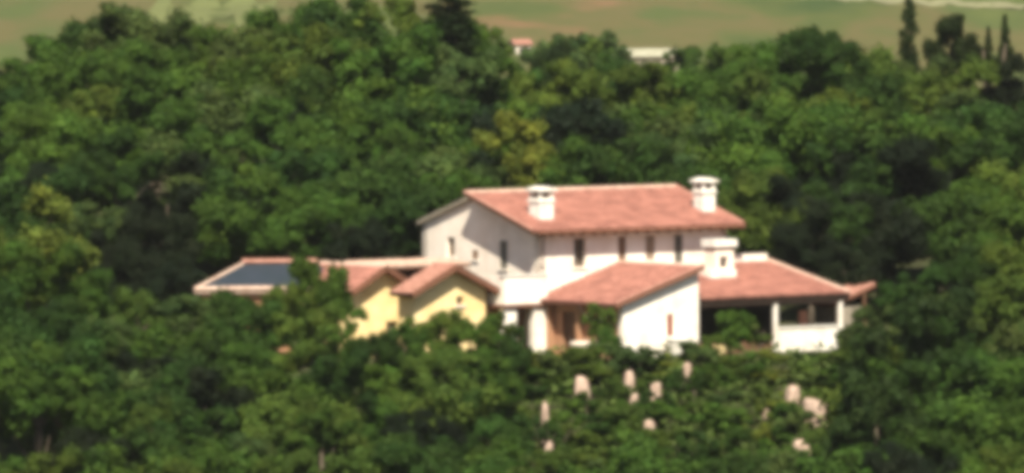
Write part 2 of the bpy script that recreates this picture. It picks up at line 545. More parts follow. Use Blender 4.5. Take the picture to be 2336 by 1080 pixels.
# ---- wing with the single-pitch roof in front of the house
wing = villa_part("garden_wing", "low wing with a sloping terracotta roof and a blank white front wall", "house")
wl, wr, wf = 0.25, 5.0, -6.75
zl, zr = 1.95, 3.45
wp = math.atan2(zr - zl, wr - wl)
fr = MB().wall((wl, wf, 0), (1,0,0), (0,-1,0), wr-wl, GB, zl, 0.35, [(2.75, 3.15, 0.05, 1.30)])
fr.prism([(wl, wf, zl), (wr, wf, zl), (wr, wf, zr)], (0, 0.35, 0))
fr.build("front_wall", M['plaster'], wing)
MB().wall((wl, -0.01, 0), (0,-1,0), (-1,0,0), -wf-0.01-0.36, GB, zl, 0.35, [(1.6, 3.0, GB+0.05, 1.35), (4.4, 5.3, 0.0, 1.2)]).build("side_wall", M['ochre'], wing)
MB().box(wr-0.35, wr, wf+0.36, -0.02, GB, zr-0.05).build("side_wall", M['plaster'], wing)
window(wing, (wl, wf, 0), (1,0,0), (0,-1,0), 2.75, 0.40, 0.05, 1.30, 'closed', 'redwood')
window(wing, (wl, -0.01, 0), (0,-1,0), (-1,0,0), 4.4, 0.9, 0.0, 1.2, None)
door = MB().box(wl+0.15, wl+0.2, -3.0, -1.62, GB, 1.34).build("door", M['wood'], wing)
MB().box(wl+0.10, wl+0.148, -2.86, -2.80, -0.1, 0.05).build("handle", M['frame'], door)
MB().box(wl-0.35, wl-0.02, -0.95, -0.55, GB, zl-0.03).build("pilaster", M['ochre'], wing)
MB().box(wl-0.30, wl-0.02, -3.35, -3.12, GB, zl-0.03).build("pilaster", M['ochre'], wing)
e = 0.75
wr_s = slope_roof(wing, (wl-e, -0.02, zl-e*math.tan(wp)+0.14), (0,-1,0), (math.cos(wp), 0, math.sin(wp)), -wf+0.35, (wr-wl+e+0.1)/math.cos(wp), under='rust')
vt = MB()
ridge_row(vt, (wl-e, wf-0.30, zl-e*math.tan(wp)+0.20), (wr+0.1, wf-0.30, zr+0.24), 0.11)
vt.build("verge_tiles", M['tile_old'], wr_s)
ridge_row(MB(), (wr+0.02, -0.02, zr+0.18), (wr+0.02, wf-0.3, zr+0.18), 0.14).build("ridge_tiles", M['ridge'], wr_s)

# ---- porch wing on the right
porch = villa_part("porch_wing", "open porch with a wide terracotta roof and dark shade underneath", "porch")
pl, prr, pf, pb = 5.03, 14.7, -6.35, 0.35
zf, zb2 = 1.95, 3.35
pp = math.atan2(zb2 - zf, pb - pf)
proof = slope_roof(porch, (pl, pf, zf), (1,0,0), (0, math.cos(pp), math.sin(pp)), prr-pl+0.35, (pb-pf)/math.cos(pp), 0.24, under='shade_black')  # near-black underside and edge paint the dark band below the eave
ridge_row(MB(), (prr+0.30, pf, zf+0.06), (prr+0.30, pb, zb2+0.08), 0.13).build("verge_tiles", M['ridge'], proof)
MB().box(pl, prr+0.3, pf+0.06, pf+0.22, zf-0.42, zf-0.235).build("beam", M['shade_black'], porch)  # beam coloured near-black to carry on the painted eave shade
for a, m_ in ((10.15, 'plaster'), (14.35, 'plaster')):
    MB().box(a+0.07, a+0.25, pf+0.06, pf+0.24, GB, zf-0.423).build("post", M[m_], porch)
MB().box(pl+0.33, prr, -0.42, -0.05, GB, 2.85).build("rear_wall", M['shade_black'], porch)  # dark panel added over the house wall as painted porch shade
MB().box(12.1, 14.9, 0.36, 0.66, GB, 3.78).build("ridge_wall", M['plaster'], porch)
pw = MB().box(10.46, 14.34, pf+0.05, pf+0.28, -0.95, 0.28)
pw.build("parapet", M['plaster'], porch)
MB().box(10.46, 14.34, pf-0.02, pf+0.35, 0.283, 0.35).build("coping", M['cap'], porch)
MB().box(pl+0.33, prr, pf+0.31, -0.43, GB-0.5, -0.38).build("floor_slab", M['wood'], porch)
MB().box(pl+0.02, pl+0.32, pf+0.4, -0.05, GB, 1.7).build("side_wall", M['ochre'], porch)
# big white oven chimney rising through the porch roof
ov_y = -2.3; ov_x = 9.75
zb3 = zf + (ov_y - 0.6 - pf) * math.tan(pp) + 0.02
oc = MB().box(ov_x-0.9, ov_x+0.70, ov_y-0.50, ov_y+0.8, zb3, zb3+0.50)
och = oc.build("oven_chimney", M['plaster'], porch)
MB().wall((ov_x-0.60, ov_y-0.42, 0), (1,0,0), (0,-1,0), 1.2, zb3+0.503, zb3+1.50, 0.2, [(0.32, 0.82, zb3+0.62, zb3+1.2)]).box(ov_x-0.60, ov_x-0.40, ov_y-0.215, ov_y+0.45, zb3+0.503, zb3+1.50).box(ov_x+0.40, ov_x+0.60, ov_y-0.215, ov_y+0.45, zb3+0.503, zb3+1.50).build("hood", M['peach'], och)
MB().box(ov_x-0.58, ov_x+0.58, ov_y-0.40, ov_y+0.43, zb3+1.503, zb3+1.68).build("brick_band", M['redwood'], och)
MB().box(ov_x-0.72, ov_x+0.72, ov_y-0.56, ov_y+0.60, zb3+1.683, zb3+2.05).build("chimney_cap", M['cap'], och)
MB().box(ov_x-0.39, ov_x+0.39, ov_y+0.2, ov_y+0.4, zb3+0.503, zb3+1.50).build("flue", M['flue'], och)

# ---- small gabled annex, front left
annex = villa_part("gabled_annex", "small yellow gabled annex with brown eaves left of the main house", "house")
ac, aw, af, ad = -5.4, 2.2, 0.25, 1.4
ze_, zr_ = 2.55, 3.62
av = MB().wall((ac-aw, af, 0), (1,0,0), (0,-1,0), 2*aw, GB, ze_, 0.3, [(2.6, 3.05, 1.75, 2.2)])
av.prism([(ac-aw, af, ze_), (ac+aw, af, ze_), (ac, af, zr_)], (0, 0.3, 0))
av.build("front_wall", M['yellow'], annex)
for sx in (ac-aw, ac+aw-0.3):
    MB().box(sx, sx+0.3, af+0.305, af+ad, GB, ze_-0.05).build("side_wall", M['yellow'], annex)
MB().box(ac-aw+0.31, ac+aw-0.31, af+ad-0.3, af+ad, GB, ze_).build("rear_wall", M['yellow'], annex)
window(annex, (ac-aw, af, 0), (1,0,0), (0,-1,0), 2.6, 0.45, 1.75, 2.2, None)
ap = math.atan2(zr_-ze_, aw)
oh = 0.55
Lp = (aw+oh)/math.cos(ap)
s1 = slope_roof(annex, (ac-aw-oh, af+ad, ze_-oh*math.tan(ap)+0.14), (0,-1,0), (math.cos(ap),0,math.sin(ap)), ad+0.66, Lp, 0.18, under='rust', tilemat='tile_old')
s2 = slope_roof(annex, (ac+aw+oh, af-0.66, ze_-oh*math.tan(ap)+0.14), (0,1,0), (-math.cos(ap),0,math.sin(ap)), ad+0.66, Lp, 0.18, under='rust', tilemat='tile_old')
ridge_row(MB(), (ac, af-0.62, zr_+0.16), (ac, af+ad, zr_+0.16), 0.14).build("ridge_tiles", M['tile'], s1)
for sg, sl in ((-1, s1), (1, s2)):
    m_ = MB(); ridge_row(m_, (ac+sg*(aw+oh), af-0.60, ze_-oh*math.tan(ap)+0.18), (ac, af-0.60, zr_+0.20), 0.09)
    m_.build("verge_tiles", M['rust'], sl)  # verge coloured darker to paint the shadow under the overhang

# ---- yellow wing with its link roof, further left
yel = villa_part("yellow_wing", "yellow gabled wing right behind the tall bush, left of the small annex", "house")
ya, yf, yw = -9.2, 3.4, 1.75
zl2, zr2 = 2.55, 3.55
yfw = MB().wall((ya, yf, 0), (1,0,0), (0,-1,0), 2*yw, GB, zl2, 0.3, [(2.1, 2.8, -0.2, 0.9)])
yfw.prism([(ya, yf, zl2), (ya+2*yw, yf, zl2), (ya+yw, yf, zr2-0.05)], (0, 0.3, 0)).build("front_wall", M['yellow'], yel)
window(yel, (ya, yf, 0), (1,0,0), (0,-1,0), 2.1, 0.7, -0.2, 0.9, None)
for sx in (ya, ya+2*yw-0.3):
    MB().box(sx, sx+0.3, yf+0.305, yf+5.2, GB, zl2-0.03).build("side_wall", M['yellow'], yel)
MB().box(ya+2*yw+0.01, -1.4, yf+2.6, yf+2.9, GB, zr2-0.17).build("recessed_wall", M['shade_black'], yel)  # near-black wall colour stands in for deep shade under the link roof
yp = math.atan2(zr2-zl2, yw)
ylen = (yw+0.4)/math.cos(yp)
ys_ = slope_roof(yel, (ya-0.4, yf+5.2, zl2-0.4*math.tan(yp)+0.12), (0,-1,0), (math.cos(yp),0,math.sin(yp)), 5.8, ylen, 0.16, under='rust')
ys2 = slope_roof(yel, (ya+2*yw+0.4, yf-0.6, zl2-0.4*math.tan(yp)+0.12), (0,1,0), (-math.cos(yp),0,math.sin(yp)), 5.8, ylen, 0.16, under='rust', tilemat='tile_old')
ridge_row(MB(), (ya+yw, yf+5.2, zr2+0.14), (ya+yw, yf-0.55, zr2+0.14), 0.15).build("ridge_tiles", M['ridge'], ys_)
for sg, sl in ((-1, ys_), (1, ys2)):
    ridge_row(MB(), (ya+yw+sg*(yw+0.4), yf-0.54, zl2-0.4*math.tan(yp)+0.16), (ya+yw, yf-0.54, zr2+0.18), 0.09).build("verge_tiles", M['rust'], sl)  # same shadow-dark verge colour as on the annex
lx = ya + yw + 0.30
lr = MB().box(lx, -1.2, yf+0.9, yf+3.6, zr2-0.08, zr2+0.04)
lrp = lr.build("link_roof", M['rust'], yel)
lt = MB(); tiled(lt, (lx, yf+0.85, zr2+0.07), (1,0,0), (0, 0.998, 0.06), -1.2-lx, 2.75)
lt.build("roof_tiles", M['ridge'], lrp)

# ---- outbuilding with the blue grey sheet roof
A0x, A0z = pix(440, 660, 0)
outb = tag(empty("outbuilding", (A0x, -0.6, 0), R(1.5)), "low outbuilding with blue-grey sheet roof and pale tile edges", "outbuilding")
AW, AD = 8.6, 5.2
zE, zR = 2.5, 3.75
AR = 2.5
MB().wall((0.35, 0.35, 0), (1,0,0), (0,-1,0), AW-0.7, GB, zE-0.1, 0.3, [(3.0, 3.9, 0.0, 1.2)]).build("front_wall", M['ochre'], outb)
window(outb, (0.35, 0.35, 0), (1,0,0), (0,-1,0), 3.0, 0.9, 0.0, 1.2, None)
MB().box(0.35, 0.65, 0.655, AD-0.35, GB, zE-0.1).build("side_wall", M['ochre'], outb)
MB().box(AW-0.65, AW-0.35, 0.655, AD-0.35, GB, zE-0.1).build("side_wall", M['ochre'], outb)
MB().box(0.655, AW-0.655, AD-0.65, AD-0.35, GB, zE-0.1).build("rear_wall", M['ochre'], outb)
hip = MB()
c0, c1, c2, c3 = (0,0,zE), (AW,0,zE), (AW,AD,zE), (0,AD,zE)
r0, r1 = (AR, AD/2, zR), (AW-AR, AD/2, zR)
hip.add([c0,c1,c2,c3,r0,r1], [(0,1,5,4),(1,2,5),(2,3,4,5),(3,0,4),(3,2,1,0)])
hr = hip.build("roof", M['panel'], outb)
fasc = MB().box(-0.02, AW+0.02, -0.02, AD+0.02, zE-0.16, zE-0.004)
fasc.build("eave_board", M['ridge'], hr)
# sheets of the front slope, each one standing proud of its neighbour's seam
nsh = 12
sl_ = math.hypot(AD/2, zR-zE)
for i in range(nsh):
    x0 = 0.45 + i * (AW-0.9)/nsh; x1 = 0.45 + (i+1) * (AW-0.9)/nsh - 0.012
    def lim(x): return min(1.0, x/AR, (AW-x)/AR) - 0.07
    t0 = 0.10
    ta, tb = lim(x0), lim(x1)
    if max(ta, tb) <= t0 + 0.02: continue
    ta, tb = max(ta, t0+0.01), max(tb, t0+0.01)
    def pt(x, t, h): return (x, t*AD/2 - h*(zR-zE)/sl_, zE + t*(zR-zE) + h*(AD/2)/sl_)
    h1 = 0.05 if i % 2 else 0.062
    m_ = MB().add([pt(x0,t0,0.01),pt(x1,t0,0.01),pt(x1,tb,0.01),pt(x0,ta,0.01),pt(x0,t0,h1),pt(x1,t0,h1),pt(x1,tb,h1),pt(x0,ta,h1)],
                  [(3,2,1,0),(4,5,6,7),(0,1,5,4),(1,2,6,5),(2,3,7,6),(3,0,4,7)])
    m_.build("roof_sheet", M['panel'], hr)
ed = MB()
ridge_row(ed, (AR-0.1, AD/2, zR+0.04), (AW-AR+0.1, AD/2, zR+0.04), 0.20)
ed.build("ridge_tiles", M['tile_old'], hr)
ed = MB()
ridge_row(ed, (0.0, 0.02, zE+0.04), (AW, 0.02, zE+0.04), 0.17)
ridge_row(ed, (0.0, 0.0, zE+0.05), r0, 0.10)
ed.build("edge_tiles", M['ridge'], hr)

# ---- little lean-to at the right end
lean = villa_part("lean_to", "small lean-to with a tilted clay roof at the porch's right end", "lean-to")
hx, hy = 15.3, -4.7
MB().box(hx+0.2, hx+2.0, hy+0.2, hy+1.7, GB, 1.15).build("wall", M['stone'], lean)
hp = math.atan2(0.75, 2.1)
hs = slope_roof(lean, (hx, hy+1.9, 1.30), (0,-1,0), (math.cos(hp),0,math.sin(hp)), 1.9, 2.9, 0.14, under='rust', tilemat='tile_old')
for xx in (hx+0.15, hx+2.0):
    MB().box(xx, xx+0.12, hy+0.05, hy+0.17, GB, 1.30+0.36*(xx-hx)-0.12).build("post", M['wood'], lean)

# ------------------------------------------------------------------ terrace furniture and pots
def local(x, y, z):
    c, s_ = math.cos(TH), math.sin(TH)
    return (ORI[0] + x*c - y*s_, ORI[1] + x*s_ + y*c, z)

pot_me = MB().lathe([(0.20,0),(0.26,0.1),(0.33,0.42),(0.37,0.46),(0.37,0.55),(0.30,0.55),(0.28,0.47)], 16).build("tmp_pot", M['terracotta']).data
bpy.data.objects.remove(bpy.data.objects["tmp_pot"])

def pot(x, y, z, sc, lab, m_='terracotta'):
    e = tag(empty("plant_pot", local(x, y, z), 0.3), lab, "plant pot", "pots along the villa front")
    e.scale = (sc, sc, sc)
    b_ = link("pot_body", pot_me.copy(), e); b_.data.materials.clear(); b_.data.materials.append(M[m_])
    MB().lathe([(0.29, 0.46), (0.29, 0.50)], 14).build("soil", M['stone'], e)
    return e
pot(3.0, wf-1.0, GB+0.25, 1.9, "large pale pot below the wing's red window", 'cap')
pot(5.5, wf-0.9, GB+0.25, 1.6, "cream pot at the corner between wing and porch", 'yellow')
pot(-0.5, -4.2, GB+0.2, 1.5, "sandy pot at the foot of the wing's side wall", 'peach')
# armchair under the porch roof
ch_ = tag(empty("armchair", local(13.1, pf+0.95, -0.38), TH+R(20)), "reddish high-backed armchair behind the porch parapet", "chair")
MB().box(-0.34,0.34,-0.32,0.30,0.38,0.50).build("seat", M['redwood'], ch_)
MB().box(-0.34,0.34,0.30,0.40,0.40,1.45).build("backrest", M['terracotta'], ch_)
for sx in (-0.33, 0.27):
    for sy in (-0.31, 0.22):
        MB().box(sx, sx+0.06, sy, sy+0.06, 0, 0.377).build("leg", M['wood'], ch_)
    MB().box(sx, sx+0.06, -0.31, 0.297, 0.66, 0.72).build("armrest", M['wood'], ch_)
    MB().box(sx, sx+0.06, -0.31, -0.25, 0.503, 0.657).build("arm_support", M['wood'], ch_)

# ------------------------------------------------------------------ foliage prototypes
random.seed(23)
def leaf_mesh(name, pts, nrm, size, tint, r_):
    """one mesh of small folded leaf faces (two triangles each)"""
    n = len(pts)
    up = r_.normal(size=(n, 3))
    a = np.cross(nrm, up); a /= np.linalg.norm(a, axis=1, keepdims=True) + 1e-9
    b = np.cross(nrm, a)
    sz = size[:, None]
    v0 = pts - a * sz
    v1 = pts - b * sz * 0.62 - nrm * sz * 0.12
    v2 = pts + a * sz
    v3 = pts + b * sz * 0.62 - nrm * sz * 0.12
    V = np.stack([v0, v1, v2, v3], 1).reshape(-1, 3)
    base = np.arange(n)[:, None] * 4
    F = np.concatenate([base + [0, 1, 2], base + [0, 2, 3]], 1).reshape(-1, 3)
    me = bpy.data.meshes.new(name)
    me.vertices.add(len(V)); me.vertices.foreach_set("co", V.astype(np.float32).ravel())
    me.loops.add(F.size); me.loops.foreach_set("vertex_index", F.astype(np.int32).ravel())
    me.polygons.add(len(F))
    me.polygons.foreach_set("loop_start", np.arange(0, F.size, 3, dtype=np.int32))
    me.polygons.foreach_set("loop_total", np.full(len(F), 3, np.int32))
    at = me.color_attributes.new("tint", 'FLOAT_COLOR', 'POINT')
    C = np.ones((n, 4, 4), np.float32)
    C[:, :, :3] = tint[:, None, :]
    at.data.foreach_set("color", C.ravel())
    me.materials.append(M['leaf'])
    me.update(calc_edges=True)
    me.validate()
    return me

def crown_mesh(name, seed, rad=3.4, hgt=3.2, lobes=46, lobe=(0.6, 1.15), leaves=9000, size=(0.13, 0.24), sub=6, shape='round'):
    """crown of radius rad and half height hgt about its own centre, made of leafy clumps"""
    r_ = np.random.default_rng(seed)
    C, LR = [], []
    for i in range(lobes):
        d = r_.normal(size=3); d /= np.linalg.norm(d)
        if shape == 'round':
            q = r_.uniform(0.35, 1.0) ** 0.45
            p = d * q * np.array([rad, rad, hgt]) * 0.86
            p[2] *= 0.75 if p[2] < 0 else 1.0
            p *= 1 + 0.16 * math.sin(3 * math.atan2(d[1], d[0]) + seed)
        elif shape == 'column':
            t = -1 + 2 * (i + r_.uniform(0, 1)) / lobes
            rr = rad * max(0.10, math.sqrt(max(0, 1 - ((t + 0.25) / 1.25) ** 2))) * r_.uniform(0.3, 0.9)
            an = r_.uniform(0, 6.283)
            p = np.array([rr * math.cos(an), rr * math.sin(an), t * hgt])
        else:  # cone
            t = ((i + r_.uniform(0, 1)) / lobes) ** 1.15
            rr = rad * (1 - t) * r_.uniform(0.35, 1.0)
            an = r_.uniform(0, 6.283)
            p = np.array([rr * math.cos(an), rr * math.sin(an), (t * 2 - 1) * hgt])
        if shape == 'round':         # a bough: several leafy sprays round its end
            big = r_.uniform(*lobe)
            for _ in range(sub):
                e_ = r_.normal(size=3); e_ /= np.linalg.norm(e_)
                C.append(p + e_ * big * r_.uniform(0.25, 0.85) * np.array([1, 1, 0.75]))
                LR.append(big * r_.uniform(0.30, 0.58))
        else:
            C.append(p)
            LR.append(r_.uniform(*lobe) * (1.15 - 0.5 * (p[2] / hgt + 1) / 2))
    C = np.array(C); LR = np.array(LR)
    w = LR ** 2; w /= w.sum()
    k = r_.choice(len(C), size=int(leaves * 1.7), p=w)
    d = r_.normal(size=(len(k), 3)); d /= np.linalg.norm(d, axis=1, keepdims=True)
    rr = LR[k] * r_.uniform(0.35, 1.08, len(k)) * (1 + 0.20 * r_.normal(size=len(k)))
    P = C[k] + d * rr[:, None] * np.array([1, 1, 0.82])
    keep = np.ones(len(P), bool)
    for j in range(len(C)):          # drop leaves buried deep in another clump
        q = np.linalg.norm((P - C[j]) / np.array([1, 1, 0.82]), axis=1)
        keep &= ~((q < LR[j] * 0.5) & (k != j))
    P, k, d = P[keep][:leaves], k[keep][:leaves], d[keep][:leaves]
    N = d * 1.0 + r_.normal(size=P.shape) * 0.48 + np.array([0, 0, 0.25])
    N /= np.linalg.norm(N, axis=1, keepdims=True)
    lt = r_.normal(1.0, 0.20, len(C))[k]
    lf = r_.normal(1.0, 0.08, len(P))
    val = np.clip(lt * lf, 0.5, 1.7)
    warm = np.clip(r_.normal(0, 0.05, len(C))[k] + r_.normal(0, 0.04, len(P)), -0.3, 0.35)
    tint = np.stack([val * (1 + warm), val, val * (1 - 0.6 * warm)], 1)
    sz = r_.uniform(size[0], size[1], len(P))
    return leaf_mesh(name, P, N, sz, tint, r_)

def trunk_mesh(name, seed, h, r0, limbs=6, spread=1.2):
    r_ = random.Random(seed)
    m_ = MB()
    path = [(0,0,-0.6)]
    x = y = 0
    for i in range(1, 6):
        x += r_.uniform(-0.14, 0.14); y += r_.uniform(-0.14, 0.14)
        path.append((x, y, h * i / 5))
    m_.tube(path, [r0*1.35, r0, r0*0.85, r0*0.72, r0*0.5, r0*0.2], 8)
    for i in range(limbs):
        an = 6.283 * i / limbs + r_.uniform(-0.4, 0.4)
        q = r_.randint(2, 4)
        b = Vector(path[q]); L = spread * r_.uniform(0.7, 1.1)
        e1 = b + Vector((math.cos(an)*L*0.5, math.sin(an)*L*0.5, L*0.35))
        e2 = b + Vector((math.cos(an)*L, math.sin(an)*L, L*0.8))
        m_.tube([b, e1, e2], [r0*0.45, r0*0.3, r0*0.08], 6)
    o = m_.build("tmp_trunk", M['bark'], smooth=True)
    me = o.data; me.name = name
    bpy.data.objects.remove(o)
    return me

CROWNS = [crown_mesh("crown", 100+i, 3.4, 3.1, 15 + 3*(i % 4), (0.95 - 0.06*(i % 3), 1.55 + 0.1*(i % 3)), 17000 + 1200*(i % 4), (0.085, 0.165)) for i in range(12)]
SHRUBS = [crown_mesh("shrub_crown", 200+i, 1.35, 1.15, 9 + 2*i, (0.42, 0.70), 3400, (0.07, 0.14), sub=4) for i in range(5)]
CYPRESS = crown_mesh("cypress_crown", 301, 0.85, 4.2, 110, (0.36, 0.52), 7000, (0.07, 0.14), shape='column')
CONIFER = crown_mesh("conifer_crown", 302, 1.7, 3.0, 90, (0.38, 0.6), 7000, (0.08, 0.16), shape='cone')
FARC = [crown_mesh("far_crown", 320+i, 3.0, 2.6, 14, (0.9, 1.5), 3400, (0.20, 0.34), sub=4) for i in range(3)]
TRUNKS = [trunk_mesh("trunk", 400+i, 5.0, 0.20) for i in range(4)]
STEMS = [trunk_mesh("stem", 410+i, 1.3, 0.07, 4, 0.8) for i in range(2)]

TINTS = {
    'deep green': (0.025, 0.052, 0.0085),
    'mid green': (0.043, 0.083, 0.0110),
    'olive green': (0.058, 0.090, 0.0135),
    'yellow-green': (0.112, 0.134, 0.019),
    'dark green': (0.019, 0.038, 0.0085),
    'dark': (0.018, 0.030, 0.008),
    'very dark': (0.011, 0.018, 0.007),  # near-black leaves that stand in for pockets of shade in the wood
    'grey-green': (0.053, 0.082, 0.020),
}

def plant(name, cat, group, x, y, ztop, rad, crown, trunk, tint, label, zr=None, crad=3.4, chgt=3.1, th=5.0):
    """tree or shrub on the ground at x, y, with its top at height ztop"""
    zb = tzf(x, y)
    h = max(ztop - zb, 0.6)
    zr = zr if zr is not None else min(rad * 0.95, h * 0.52)
    e = tag(empty(name, (x, y, zb), random.uniform(0, 6.28)), label, cat, group)
    c = link("crown", crown, e, (0, 0, h - zr * 0.90))
    c.scale = (rad / crad, rad / crad, zr / chgt)
    j = random.uniform(0.86, 1.16)
    hue = random.uniform(-0.08, 0.08)
    t = TINTS[tint]
    c.color = (t[0]*j*(1+hue), t[1]*j, t[2]*j*(1-hue), 1)
    tk = link("trunk", trunk, e)
    f = max((h - zr * 0.75) / th, 0.12)
    tk.scale = (min(f, 1.3), min(f, 1.3), f)
    return e

def ordinal(n):
    return "%d%s" % (n, "th" if 10 <= n % 100 <= 20 else {1: "st", 2: "nd", 3: "rd"}.get(n % 10, "th"))

REG = {}          # planted rows: their labels are numbered once the hidden plants are gone

def interp(tab, x):
    return float(np.interp(x, [t[0] for t in tab], [t[1] for t in tab]))

# upper outline of the wood on the crest and of the wood in front of the villa (photograph positions)
CREST = [(-60,170),(0,130),(60,90),(120,40),(200,0),(330,-30),(420,35),(560,45),(620,-20),(760,-30),(900,-20),(1000,-40),(1060,-10),(1120,95),(1150,122),(1220,126),(1320,136),(1450,132),(1560,138),(1660,112),(1760,72),(1850,40),(1990,55),(2060,150),(2130,150),(2260,150),(2400,120)]
FRONT = [(-60,440),(60,450),(130,470),(190,600),(230,640),(430,658),(640,668),(660,640),(700,600),(740,590),(785,630),(815,735),(870,752),(930,722),(960,700),(1100,708),(1160,765),(1240,800),(1400,795),(1620,792),(1780,795),(1915,800),(1945,725),(2020,668),(2080,610),(2150,560),(2260,560),(2400,530)]

def row(rowname, group, y, px0, px1, step, top_fn, rad, tints, weights, crowns=CROWNS, jy=2.5, jt=14, name="oak_tree", cat="tree", skip=None):
    items = []
    px = px0
    while px <= px1:
        q = px + random.uniform(-0.25, 0.25) * step
        if not (skip and skip(q)):
            items.append(q)
        px += step
    for i, q in enumerate(sorted(items)):
        yy = y + random.uniform(-jy, jy)
        r = random.uniform(*rad)
        pt = top_fn(q, r * 45 * 0.55) + random.uniform(0, jt)
        x, zt = pix(q, pt, yy)
        tn = random.choices(tints, weights)[0]
        o = plant(name, cat, group, x, yy, zt, r, random.choice(crowns), random.choice(TRUNKS), tn, rowname)
        REG.setdefault(rowname, []).append((x, tn + " tree, %s from left in the " + rowname, o))

def outline(tab, off=0):
    def f(q, hw):
        return max(interp(tab, q + d * hw) for d in (-1, -0.5, 0, 0.5, 1)) * 0.35 + interp(tab, q) * 0.65 + off
    return f

def level(v, amp=35):
    return lambda q, hw: v + amp * math.sin(q * 0.011 + v) + amp * 0.6 * math.sin(q * 0.027 + 2 * v)

T3 = ['deep green', 'mid green', 'olive green', 'grey-green', 'very dark']
gB, gF = "trees of the wood behind the villa", "trees of the wood below the villa"
row("crest row behind the villa", gB, 70, -30, 2380, 118, outline(CREST), (2.6, 3.6), T3, [4, 4, 2, 2, 0.4])
row("row just under the crest behind the villa", gB, 58, -80, 2400, 140, outline(CREST, 70), (2.4, 4.7), T3, [4, 4, 2, 1, 0.4])
def after(tab, off, flo):
    f0 = outline(tab, off)
    return lambda q, hw: max(f0(q, hw), flo + 25 * math.sin(q * 0.013 + flo))
row("upper middle row behind the villa", gB, 47, -60, 2400, 150, after(CREST, 130, 170), (2.5, 4.9), T3, [4, 4, 2, 1, 0.4])
row("middle row behind the villa", gB, 37, -90, 2400, 150, level(255), (2.4, 4.8), T3, [4, 4, 1, 1, 1.0])
row("lower middle row behind the villa", gB, 28, -40, 2400, 150, level(335), (2.2, 4.5), T3, [4, 4, 1, 1, 1.0])
row("lowest row behind the villa", gB, 20, -70, 2400, 150, level(425), (2.6, 3.5), T3, [4, 4, 1, 1, 1.0], skip=lambda q: 980 < q < 1640)
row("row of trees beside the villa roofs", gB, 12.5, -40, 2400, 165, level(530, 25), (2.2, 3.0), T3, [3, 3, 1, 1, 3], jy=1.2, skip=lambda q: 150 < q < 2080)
row("front edge below the villa", gF, -14.5, -40, 2400, 120, outline(FRONT, 0), (1.9, 2.6), T3, [4, 4, 2, 2, 0.5], jy=1.0, jt=10, skip=lambda q: 640 < q < 2000 or q < 160)
row("second row below the villa", gF, -20, -60, 2400, 130, outline(FRONT, 75), (1.8, 3.4), T3, [4, 4, 2, 2, 0.5], jy=1.4, skip=lambda q: 1180 < q < 1960)
row("third row below the villa", gF, -26, -30, 2400, 130, outline(FRONT, 160), (1.8, 3.7), T3, [4, 4, 2, 2, 0.5], jy=1.4, skip=lambda q: 1180 < q < 1960)
row("fourth row below the villa", gF, -32, -70, 2400, 130, outline(FRONT, 245), (1.8, 3.7), T3, [4, 4, 2, 2, 0.5], jy=1.4, skip=lambda q: 1210 < q < 1930)
row("lowest row below the villa", gF, -38, -40, 2400, 130, outline(FRONT, 325), (1.8, 3.7), T3, [4, 4, 2, 2, 0.5], jy=1.4, skip=lambda q: 1210 < q < 1930)
row("bottom edge row below the villa", gF, -44, -40, 2400, 140, level(1020, 12), (1.8, 3.7), T3, [4, 4, 2, 2, 0.5], jy=1.2)

# trees that stand out
def single(name, label, px, py, y, rad, tint, crown, zr=None, cat="tree", trunk=None, crad=3.4, chgt=3.1, th=5.0, group=None):
    x, zt = pix(px, py, y)
    return plant(name, cat, group, x, y, zt, rad, crown, trunk or TRUNKS[0], tint, label, zr, crad, chgt, th)
single("ash_tree", "yellow-green tree at the left edge beside the dark hollow", 40, 448, -11, 3.6, 'yellow-green', CROWNS[2], 3.6)
single("ash_tree", "light yellow-green tree in the wood just left above the long roof", 1165, 262, 30, 2.9, 'yellow-green', CROWNS[5], 3.2)
bushes = [(716, 588, -9.5, 1.9, 2.6, 'mid green', "tall dense bush between the sheet roof and the yellow wall"),
          (665, 640, -10.5, 1.6, 2.0, 'olive green', "bush left below the tall dense bush"),
          (785, 706, -11.5, 1.4, 1.6, 'mid green', "rounded bush under the yellow wall, right of the tall bush"),
          (560, 672, -11, 1.8, 1.6, 'deep green', "low bush below the middle of the sheet roof"),
          (465, 676, -11, 1.6, 1.6, 'olive green', "low bush below the left corner of the sheet roof"),
          (845, 742, -12.5, 1.5, 1.6, 'deep green', "bush under the yellow wing's lower wall"),
          (915, 728, -12, 1.5, 1.6, 'mid green', "bush under the gap between yellow wing and annex"),
          (985, 706, -11.5, 1.6, 1.7, 'olive green', "bush left below the annex's small window"),
          (1065, 722, -11.5, 1.5, 1.7, 'mid green', "bush right below the annex's small window"),
          (1130, 716, -11, 1.3, 1.7, 'olive green', "bush below the terrace parapet's left end"),
          (1165, 765, -12, 1.3, 1.6, 'deep green', "bush at the foot of the loggia")]
for px, py, y, r, zr_b, tn, lab in bushes:
    single("laurel_bush", lab, px, py, y, r, tn, CROWNS[(px // 7) % 12], zr_b, cat="bush", group="bushes along the villa's foot")
single("oak_tree", "large smooth deep green tree right of the garden slope", 2085, 690, -27, 3.9, 'dark green', CROWNS[4], 4.2)
single("oak_tree", "dark green tree below the large smooth tree at lower right", 2010, 850, -36, 3.0, 'dark green', CROWNS[9], 3.2)
